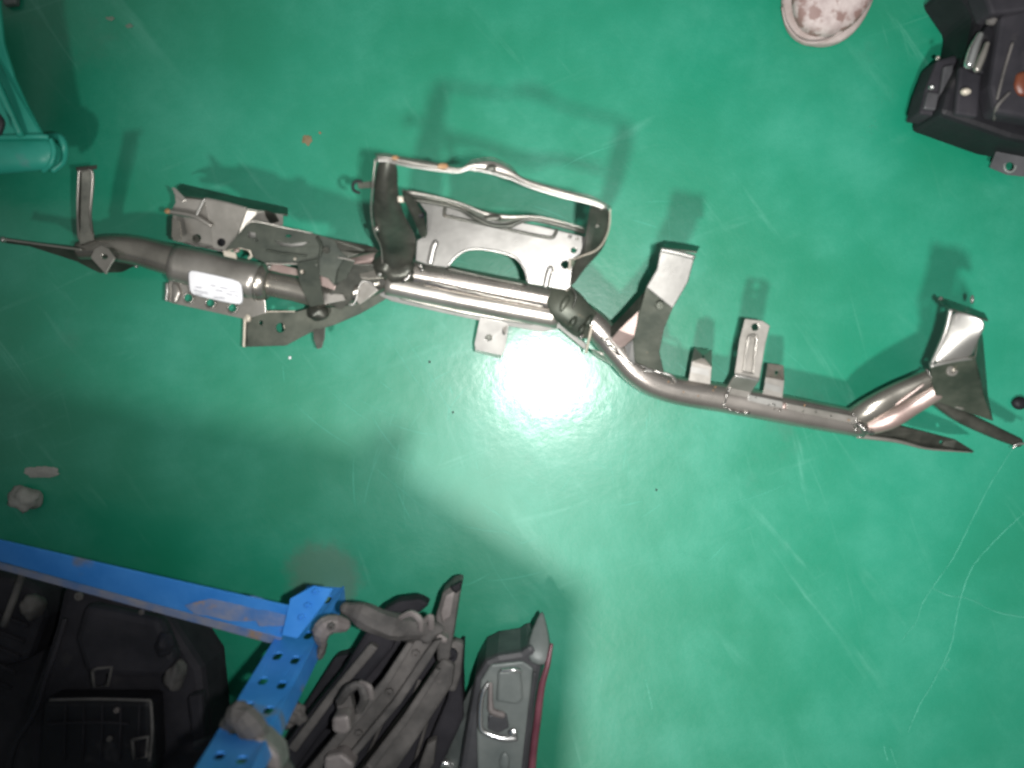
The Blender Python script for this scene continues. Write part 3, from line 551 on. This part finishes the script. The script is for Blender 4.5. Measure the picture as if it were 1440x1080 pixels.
# ------------------------------------------------------------------ blue rack, lower left
RK = thing('steel_rack', 'blue slotted-angle steel rack with a worn rail, foot on a bare floor patch', 'rack', 465, 825)
def lerp(a, b, t): return a+(b-a)*t
def post_pt(u, v):  # u across the face 0..1, v along the post 0..1
    xl, yl = lerp(434, 262, v), lerp(820, 1100, v); xr, yr = lerp(484, 342, v), lerp(824, 1104, v)
    return lerp(xl, xr, u), lerp(yl, yr, u)
def slot(u, v, ru=.10, rv=.021):
    pts = []
    for i in range(12):
        a = 2*math.pi*i/12; c, s = math.cos(a), math.sin(a)
        pts.append(post_pt(u+ru*math.copysign(abs(c)**.6, c), v+rv*math.copysign(abs(s)**.7, s)))
    return pts
zz = lambda v: .0+.56*v**1.05
slots = [slot(.30, v) for v in (.36, .485, .61, .735, .86, .97)]+[slot(.74, v) for v in (.07, .25, .375, .50, .625, .75, .875)]
out = [(*post_pt(0, v), zz(v)) for v in (0, .25, .5, .75, 1)]+[(*post_pt(1, v), zz(v)) for v in (1, .75, .5, .25, 0)]
sheet('post_face', [(out, slots)], 'blue', RK, t=.003, bevel=.0006)
out2 = [(*post_pt(1, v), zz(v)) for v in (0, .25, .5, .75, 1)]+[(post_pt(1, v)[0]+9+8*v, post_pt(1, v)[1]+8, zz(v)-.03) for v in (1, .75, .5, .25, 0)]
sheet('post_side', [(out2, ())], 'blue', RK, t=.003)
RL = sheet('rail', [([(-60, 746, .17), (0, 760, .17), (200, 806, .17), (430, 858, .17), (402, 884, .16), (395, 897, .155), (200, 845, .155), (0, 790, .155), (-60, 775, .155)], ())], 'blue', RK, t=.003, bevel=.001)
sheet('rail_lip', [([(-60, 777, .153), (0, 792, .153), (200, 846, .153), (396, 897, .153), (391, 908, .15), (200, 856, .15), (0, 801, .15), (-60, 785, .15)], ())], 'bluedirty', RL, t=.003)
patch('worn_patch', 330, 856, 62, 17, 'bluedirty', 3.1, .1655, RL, h=.0008); patch('worn_patch', 382, 868, 26, 14, 'bluedirty', 5.1, .1665, RL, h=.0008)
sheet('joint_plate', zc([(408, 842), (440, 824), (468, 828), (455, 850), (418, 898), (396, 893)], .180), 'blue', RK, t=.003)
for (x, y) in ((433, 851), (424, 868), (444, 832)): nut('bolt', x, y, .180, 4.5, .003, 'blue', RK, 8)
sheet('shelf_deck', [(-200, 830, 0.030), (0, 830, 0.030), (250, 900, 0.030), (290, 960, 0.030), (260, 1300, 0.030), (-200, 1300, 0.030)], 'blackdust', RK, t=.003)
def wshape(name, xy, z0, z1, m, parent):
    n = len(xy); V = [Vector((x, y, z1)) for x, y in xy]+[Vector((x, y, z0)) for x, y in xy]
    return finish(name, V, [tuple(range(n)), tuple(range(2*n-1, n-1, -1))]+[(i, (i+1) % n, (i+1) % n+n, i+n) for i in range(n)], m, parent, bevel=.002)
wshape('added_shade_shelf', [(-1.6, -.18), (-.29, -.42), (-.03, -.595), (-.06, -.95), (-1.8, -.6)], .60, .63, 'blue', RK)  # unseen deck added out of frame to shade the lower-left floor
# black housing on the shelf
HB = thing('blower_housing', 'large dusty black plastic car heater housing on the blue rack behind its rail', 'car part', 160, 1000, z=0.034)
block('body', [(88, 822), (150, 830), (235, 862), (262, 905), (285, 940), (292, 1010), (300, 1120), (40, 1120), (30, 1010), (60, 930), (76, 880)], 0.034, 0.130, 'blackdust', HB, .012)
block('upper_casing', [(118, 850), (225, 872), (248, 930), (225, 956), (120, 950), (104, 900)], 0.130, 0.160, 'blackdust', HB, .01)
block('lower_casing', [(60, 985), (212, 985), (216, 1075), (200, 1120), (50, 1120)], 0.130, 0.175, 'black', HB, .008)
tube('casing_rib', [(70, 984, 0.177, 2), (140, 983, 0.179, 2.2), (212, 985, 0.177, 2)], 'dust', HB, n=8)
tube('casing_rib', [(212, 985, 0.177, 2), (214, 1030, 0.177, 2.4), (210, 1070, 0.177, 2)], 'dust', HB, n=8)
tube('casing_rib', [(66, 1018, 0.177, 1.6), (140, 1016, 0.179, 1.6), (180, 1018, 0.177, 1.6)], 'blackdust', HB, n=8)
for q in range(5): tube('casing_rib', [(92+q*26, 990, 0.177, 1.3), (90+q*26, 1070, 0.177, 1.3)], 'blackdust', HB, n=6, steps=1)
CL = [(130, 944), (136, 940), (157, 938), (152, 964), (132, 966), (130, 944)]
tube('clip_frame', [(x, y, 0.167, 2.4) for x, y in CL], 'dust', HB, n=8, steps=1)
tube('clip_frame', [(x, y, 0.182, 2.6) for x, y in ((186, 1040), (208, 1036), (206, 1064), (188, 1068), (186, 1040))], 'dust', HB, n=8, steps=1)
blob('casing_lug', 247, 948, 0.140, 13, 22, .02, 'dust', HB, .4, 7); blob('casing_lug', 232, 905, 0.160, 12, 16, .016, 'blackdust', HB, .4, 9)
nut('screw', 165, 998, 0.177, 4, .004, 'dustlight', HB); nut('screw', 155, 1038, 0.177, 4, .004, 'dust', HB); nut('screw', 112, 838, 0.134, 6, .004, 'dust', HB, 8); nut('screw', 200, 860, 0.160, 4, .004, 'dust', HB)
block('vent_box', [(262, 980), (284, 975), (288, 1040), (270, 1046)], 0.130, 0.152, 'blackdust', HB, .005)
tube('wire_loom', [(92, 870, 0.140, 4), (80, 910, 0.145, 4.4), (66, 950, 0.150, 4.4), (50, 1000, 0.150, 4.6), (20, 1050, 0.150, 5), (10, 1100, 0.140, 5)], 'blackdust', HB, n=10, dent=.1)
LH = thing('air_duct', 'black corrugated air duct on the rack at the left photo edge', 'car part', 20, 900, z=0.034)
block('duct_body', [(-60, 800), (20, 812), (52, 830), (62, 870), (40, 930), (-60, 960)], 0.034, 0.110, 'blackdust', LH, .012)
tube('duct_strip', [(34, 800, 0.125, 5), (20, 840, 0.125, 5), (5, 880, 0.125, 5)], 'dust', LH, n=10)
blob('duct_boss', 46, 852, 0.110, 14, 18, .02, 'dust', LH, .3, 11)
for q in range(5): tube('duct_rib', [(-40, 850+q*22, 0.112, 3), (40-q*6, 880+q*22, 0.112, 3)], 'blackdust', LH, n=6, steps=1)
# ------------------------------------------------------------------ dusty arms, bottom centre
def arm(name, label, path, m='dust', ends=()):
    t = thing(name, label, 'car part', path[0][0], path[0][1], 'dusty grey arms piled beside the rack'); return t
A1 = arm('dusty_arm', 'widest dusty grey arm with a crooked bracket, middle of the pile beside the rack', [(470, 1080)])
block('channel', [(402, 1120), (470, 1040), (540, 958), (575, 905), (596, 884), (622, 900), (606, 925), (560, 990), (500, 1060), (462, 1120)], .08, .125, 'dust', A1, .006)
block('channel_flange', [(400, 1120), (468, 1038), (538, 956), (573, 903), (582, 906), (548, 962), (478, 1048), (420, 1120)], .125, .142, 'dust', A1, .003)
block('channel_flange', [(610, 902), (622, 900), (606, 927), (562, 992), (502, 1062), (464, 1120), (452, 1120), (494, 1056), (552, 986), (596, 920)], .125, .14, 'dust', A1, .003)
blob('end_knuckle', 606, 890, .128, 17, 11, .012, 'dust', A1, .5, 3, rot=.7)
tube('hook', [(564, 868, .15, 4), (578, 863, .155, 5), (590, 872, .155, 5), (592, 886, .15, 4)], 'dustlight', A1, n=7, round_end=True, dent=.3, hard=True)
for x, y in ((548, 972), (505, 1030), (585, 918)): nut('bolt', x, y, .125, 6, .006, 'dust', A1)
A7 = thing('flat_panel', 'dark flat plastic panel lying under the dusty arms', 'car part', 540, 1000)
block('panel', [(470, 925), (560, 900), (612, 905), (640, 935), (640, 1000), (610, 1130), (360, 1130), (410, 1020)], .005, .035, 'blackdust', A7, .004)
for q in range(5): tube('panel_rib', [(430+q*38, 1100-q*6, .036, 3), (500+q*30, 980-q*8, .036, 3)], 'dust', A7, n=6, steps=2)
A2 = arm('dusty_arm', 'dusty grey arm ending in an upright forked tip at the top of the pile', [(560, 1080)])
block('channel', [(470, 1130), (530, 1055), (590, 975), (622, 925), (640, 935), (636, 965), (590, 1035), (540, 1110), (520, 1130)], .06, .105, 'dust', A2, .006)
block('channel_flange', [(512, 1078), (566, 1008), (612, 940), (620, 944), (576, 1014), (524, 1084)], .105, .118, 'dust', A2, .003)
block('tip', [(612, 868), (622, 835), (636, 822), (650, 818), (644, 850), (638, 890), (632, 930), (614, 932)], .05, .10, 'dust', A2, .005)
block('tip_face', [(619, 862), (626, 838), (640, 830), (634, 868), (622, 876)], .10, .107, 'dustlight', A2, .002)
block('tip_cap', [(632, 826), (650, 817), (648, 830), (640, 836)], .10, .112, 'black', A2, .003)
block('collar', [(604, 893), (612, 888), (630, 898), (628, 906), (612, 902)], .10, .125, 'dustlight', A2, .003)
tube('hook', [(598, 872, .14, 4), (606, 868, .145, 5), (606, 882, .14, 5)], 'dustlight', A2, n=7, round_end=True, hard=True)
A3 = arm('dusty_arm', 'dark dusty arm on the right side of the pile next to the grey trim piece', [(620, 1080)])
block('channel', [(540, 1140), (596, 1060), (628, 985), (640, 920), (652, 905), (650, 950), (652, 1010), (618, 1085), (590, 1140)], .02, .07, 'blackdust', A3, .006)
block('cheek', [(618, 918), (640, 900), (652, 905), (648, 950), (640, 975), (622, 970)], .07, .09, 'dust', A3, .005)
nut('bolt_eye', 634, 920, .09, 10, .008, 'blackdust', A3, 8)
block('shaft_rib', [(600, 1046), (614, 1040), (610, 1075), (592, 1100), (586, 1085)], .07, .09, 'dust', A3, .004)
A4 = arm('dusty_arm', 'bent dusty grey elbow arm resting against the top of the blue post', [(500, 870)])
tube('elbow', [(453, 904, .15, 8), (452, 888, .16, 13), (464, 876, .16, 14), (482, 878, .15, 11)], 'dustlight', A4, n=9, dent=.35, round_end=True, seed=9, hard=True, steps=3)
tube('shaft', [(488, 856, .15, 10), (508, 862, .15, 19), (530, 872, .15, 18), (560, 882, .14, 20), (596, 884, .13, 14)], 'dust', A4, n=10, dent=.3, seed=10, round_end=True, hard=True, steps=3)
block('strut', [(520, 880), (560, 886), (552, 912), (500, 975), (446, 1040), (390, 1120), (352, 1120), (420, 1020), (480, 945)], .05, .11, 'blackdust', A4, .006)
block('strut_rib', [(520, 905), (532, 912), (470, 985), (415, 1060), (404, 1052), (460, 978)], .11, .125, 'dust', A4, .003)
blob('boss', 452, 915, .15, 6, 12, .012, 'dust', A4, .4, 6, rot=-.3); nut('bolt', 466, 880, .172, 6, .005, 'dust', A4)
block('wing', [(536, 860), (560, 846), (590, 842), (604, 850), (590, 862), (560, 872)], .09, .12, 'blackdust', A4, .004)
A5 = arm('dusty_arm', 'bent dusty grey link lying across the lower blue post', [(350, 1030)])
tube('link', [(322, 1018, .40, 13), (338, 1004, .42, 19), (356, 1024, .42, 20), (378, 1055, .40, 17), (398, 1090, .38, 16)], 'dust', A5, n=10, dent=.35, round_end=True, seed=14, hard=True, steps=3)
tube('link_spur', [(278, 1048, .36, 7), (305, 1042, .38, 8), (330, 1040, .38, 9)], 'blackdust', A5, n=8, dent=.3, round_end=True, hard=True, steps=3)
block('link_end', [(352, 1042), (366, 1036), (392, 1062), (396, 1090), (376, 1086)], .40, .435, 'dustlight', A5, .006)
A6 = arm('dusty_arm', 'small dusty linkage of curled brackets lying on top of the arm pile', [(500, 990)])
tube('link', [(478, 985, .17, 7), (490, 970, .18, 7), (505, 963, .18, 6), (513, 980, .18, 7), (506, 996, .17, 7)], 'dust', A6, n=8, dent=.35, round_end=True, seed=21, hard=True, steps=3)
tube('link', [(508, 960, .18, 4), (519, 966, .185, 5), (523, 980, .18, 5)], 'dustlight', A6, n=7, round_end=True, dent=.3, hard=True)
block('end_block', [(466, 1010), (490, 1006), (494, 1028), (482, 1036), (466, 1030)], .15, .19, 'dustlight', A6, .005)
block('link_plate', [(470, 985), (492, 975), (500, 1010), (478, 1014)], .14, .16, 'dust', A6, .003)
blob('boss', 418, 1005, .15, 12, 14, .012, 'dust', A6, .6, 8); blob('boss', 405, 1015, .15, 8, 9, .01, 'dust', A6, .6, 13)
block('pale_lug', [(455, 1065), (480, 1060), (500, 1075), (490, 1095), (455, 1095)], .13, .16, 'dustlight', A6, .005)
# ------------------------------------------------------------------ grey trim with red edge
TM = thing('lamp_trim', 'grey plastic car lamp trim with a dull red right edge, bottom of the photo', 'car part', 700, 1040)
block('body', [(668, 955), (682, 930), (700, 921), (732, 916), (748, 905), (764, 930), (754, 985), (744, 1110), (640, 1120), (655, 1030)], .01, .12, 'greydark', TM, .008)
block('inner_panel', [(676, 958), (690, 935), (735, 930), (750, 940), (745, 990), (736, 1110), (672, 1110), (670, 1030)], .12, .127, 'grey', TM, .003)
loft('pointed_tip', [[(762, 856, .08), (764, 856, .08)], [(746, 884, .10), (774, 890, .10)], [(738, 912, .12), (778, 918, .12)], [(742, 935, .125), (770, 940, .125)]], 'grey', TM, t=.006, sub=1)
tube('red_edge', [(776, 905, .115, 2.4), (770, 935, .122, 4), (762, 965, .125, 5), (756, 1010, .125, 5.5), (750, 1060, .125, 5.5), (745, 1120, .125, 6)], 'red', TM, n=10)
tube('seam', [(752, 945, .128, 2), (746, 990, .129, 2), (738, 1060, .129, 2.4), (734, 1110, .129, 2.4)], 'greydark', TM, n=8)
tube('socket_frame', [(688, 960, .134, 3), (680, 972, .136, 3.6), (676, 992, .136, 3.6), (676, 1022, .136, 4), (684, 1031, .136, 4), (706, 1038, .136, 5), (724, 1038, .134, 5)], 'chrome', TM, n=10, round_end=True)
tube('socket_frame', [(690, 962, .138, 3), (690, 988, .138, 4), (692, 1000, .138, 5), (706, 1005, .136, 5)], 'dustlight', TM, n=10, round_end=True)
block('recess', [(686, 1006), (712, 1004), (716, 1024), (700, 1032), (686, 1026)], .12, .131, 'greydark', TM, .002)
block('window', [(700, 944), (732, 940), (736, 985), (728, 992), (698, 988)], .12, .134, 'grey', TM, .004)
tube('window_rim', [(706, 943, .138, 2.6), (722, 942, .139, 3.2), (732, 944, .138, 2.4)], 'chrome', TM, n=8, round_end=True)
blob('clip', 722, 1030, .138, 7, 6, .004, 'chrome', TM); blob('clip', 710, 1072, .128, 8, 14, .004, 'grey', TM)
sheet('side_wing', [(667, 958, .09), (662, 1000, .08), (650, 1080, .08), (640, 1110, .07), (590, 1110, .02), (612, 1065, .03), (640, 1010, .04)], 'grey', TM, t=.004)
tube('wing_clip', [(608, 1080, .05, 5), (618, 1073, .06, 6), (634, 1075, .06, 6), (640, 1085, .055, 5)], 'chrome', TM, n=10, round_end=True)
# ------------------------------------------------------------------ teal crate, upper left
TC = thing('plastic_crate', 'teal plastic crate corner with a rolled rim reaching in at the left edge', 'crate', -40, 150)
sheet('side_panel', [([(-90, -60, 0.160), (-8, -60, 0.180), (4, 60, 0.160), (20, 112, 0.150), (40, 155, 0.130), (60, 192, 0.110), (40, 205, 0.110), (-90, 210, 0.110)], ())], 'teal', TC, t=.006, bevel=.002)
tube('panel_rib', [(-60, 10, 0.160, 5), (-8, 110, 0.145, 6), (30, 192, 0.122, 5)], 'teal', TC, n=10)
tube('rim', [(-120, 222, 0.100, 28), (-20, 219, 0.100, 27), (30, 217, 0.100, 25), (62, 216, 0.100, 23)], 'teal', TC, n=24, round_end=True, flat=.7)
tube('rim_lip', [(72, 197, 0.110, 3), (76, 212, 0.110, 4), (72, 230, 0.110, 3.5), (62, 240, 0.100, 3)], 'teal', TC, n=10, round_end=True)
tube('rim_lip', [(70, 192, 0.080, 5), (84, 194, 0.090, 6), (90, 208, 0.090, 6), (88, 226, 0.080, 6), (76, 238, 0.080, 5)], 'teal', TC, n=12, round_end=True)
tube('rim_lip', [(-120, 196, 0.115, 4), (-20, 194, 0.115, 4), (50, 192, 0.115, 4), (68, 193, 0.110, 4)], 'teal', TC, n=10)
tube('handle', [(-6, 160, 0.150, 5), (2, 172, 0.150, 5), (-2, 186, 0.150, 5)], 'greydark', TC, n=10, round_end=True)
sheet('side_panel', [([(-200, -60, 0.110), (-91, -60, 0.110), (-91, 210, 0.110), (-230, 210, .0), (-330, 60, .0)], ())], 'teal', TC, t=.006)
o = block('grey_strip', [(0, -20), (24, -20), (22, 5), (4, 7)], .0, .012, 'grey', None, .003); o.name = 'metal_offcut'; tag(o, 'small grey metal offcut in the top left corner', 'offcut')
# ------------------------------------------------------------------ shoe, top edge
SH = thing('shoe', 'toe of a scuffed off-white shoe blotched with brown, at the top edge', 'shoe', 1160, -60)
def shoe_part(name, secs, m, n=22, zb=0.0, flat=False):
    V = []; F = []
    for (x, y, w_, h) in secs:
        c = P(x, y, 0); R = RAD(w_, 0)
        ax = (P(1185, -190, 0)-P(1145, 70, 0)).normalized(); sd = Vector((ax.y, -ax.x, 0))
        for k in range(n):
            a = 2*math.pi*k/n; cx, sy = math.cos(a), math.sin(a)
            z = zb+h*(.5+.5*math.copysign(abs(sy)**(.45 if flat else .75), sy))
            V.append(c+sd*(R*math.copysign(abs(cx)**(.6 if flat else .85), cx))+Vector((0, 0, z)))
    q = len(secs)
    for i in range(q-1):
        for k in range(n): F.append((i*n+k, i*n+(k+1) % n, (i+1)*n+(k+1) % n, (i+1)*n+k))
    F += [tuple(range(n)), tuple(range((q-1)*n, q*n))]
    return finish(name, V, F, m, SH, sub=1)
shoe_part('sole', [(1141, 67, 8, .016), (1142, 64, 26, .020), (1145, 54, 42, .022), (1150, 36, 54, .022), (1157, 8, 63, .022), (1166, -30, 66, .022), (1175, -90, 60, .022), (1185, -160, 50, .022), (1195, -230, 46, .022), (1200, -262, 30, .022)], 'sole', flat=True)
shoe_part('upper', [(1142, 60, 8, .020), (1143, 56, 24, .030), (1147, 45, 39, .038), (1152, 26, 50, .046), (1159, 0, 57, .052), (1168, -35, 58, .062), (1176, -90, 52, .085), (1186, -160, 42, .10), (1195, -220, 38, .10), (1200, -250, 26, .09)], 'shoe', zb=.012)
tube('welt_seam', [(1100, 10, .030, 1.6), (1106, 34, .030, 1.6), (1122, 54, .030, 1.6), (1143, 60, .030, 1.6), (1168, 54, .030, 1.6), (1192, 36, .030, 1.6), (1212, 10, .030, 1.6)], 'sole', SH, n=8)
tube('trouser_leg', [(1188, -190, .07, 50), (1192, -200, .2, 62), (1196, -230, .4, 74)], 'cloth', SH, n=18, steps=4)
# ------------------------------------------------------------------ black unit, top right
HU = thing('lamp_unit', 'black plastic car lamp unit with bright metal bars, top right corner', 'car part', 1400, 60)
block('body', [(1338, -30), (1372, 20), (1362, 70), (1330, 130), (1322, 160), (1420, 195), (1520, 215), (1520, -40)], .01, .10, 'black', HU, .008)
block('side_bracket', [(1318, 84), (1345, 76), (1352, 100), (1345, 166), (1293, 160), (1302, 125)], .03, .075, 'blackdust', HU, .004)
block('bracket_step', [(1328, 92), (1342, 90), (1336, 155), (1318, 152)], .075, .083, 'greydark', HU, .003)
block('bracket_step', [(1305, 128), (1322, 130), (1318, 155), (1299, 153)], .075, .081, 'greydark', HU, .003)
nut('screw', 1309, 124, .079, 4, .003, 'chrome', HU); nut('screw', 1318, 82, .079, 3, .003, 'steel', HU)
block('mid_block', [(1350, 92), (1382, 98), (1376, 165), (1344, 160)], .10, .112, 'blackdust', HU, .004)
block('lens_well', [(1365, 70), (1392, 30), (1404, 50), (1385, 105), (1362, 98)], .10, .118, 'black', HU, .004)
tube('bright_bar', [(1363, 90, .135, 7), (1369, 70, .137, 7), (1378, 50, .136, 5)], 'chrome', HU, n=12, round_end=True)
tube('bright_bar', [(1374, 97, .132, 5), (1381, 80, .133, 5), (1388, 62, .132, 3.5)], 'steel', HU, n=12, round_end=True)
blob('bulb_tip', 1358, 129, .120, 7, 5, .005, 'edge', HU, .1, 2)
block('rear_cover', [(1408, 20), (1520, -10), (1520, 180), (1400, 158), (1392, 120)], .10, .135, 'blackdust', HU, .006)
tube('cover_rib', [(1424, 60, .137, 2), (1412, 100, .137, 2), (1402, 140, .137, 2)], 'dust', HU, n=8)
tube('cover_rib', [(1398, 168, .11, 2.5), (1402, 150, .137, 2.5), (1420, 130, .138, 2)], 'dust', HU, n=8)
blob('amber_lens', 1440, 118, .136, 14, 18, .006, 'brownred', HU, .15, 4)
blob('casing_boss', 1395, 30, .12, 8, 6, .006, 'dust', HU, .2, 5); block('top_module', [(1380, -20), (1440, -20), (1450, 14), (1395, 20)], .10, .14, 'blackdust', HU, .005)
sheet('mounting_tab', [([(1412, 186, .06), (1460, 196, .06), (1455, 250, .03), (1416, 246, .03), (1392, 236, .03)], [circ(1420, 234, 7, 12, 6)])], 'greydark', HU, t=.004)
tube('tab_rim', [(a, b, .034, 2) for a, b in circ(1420, 234, 8, 13)+[circ(1420, 234, 8, 13)[0]]], 'grey', HU, n=6, steps=1, cap=False)
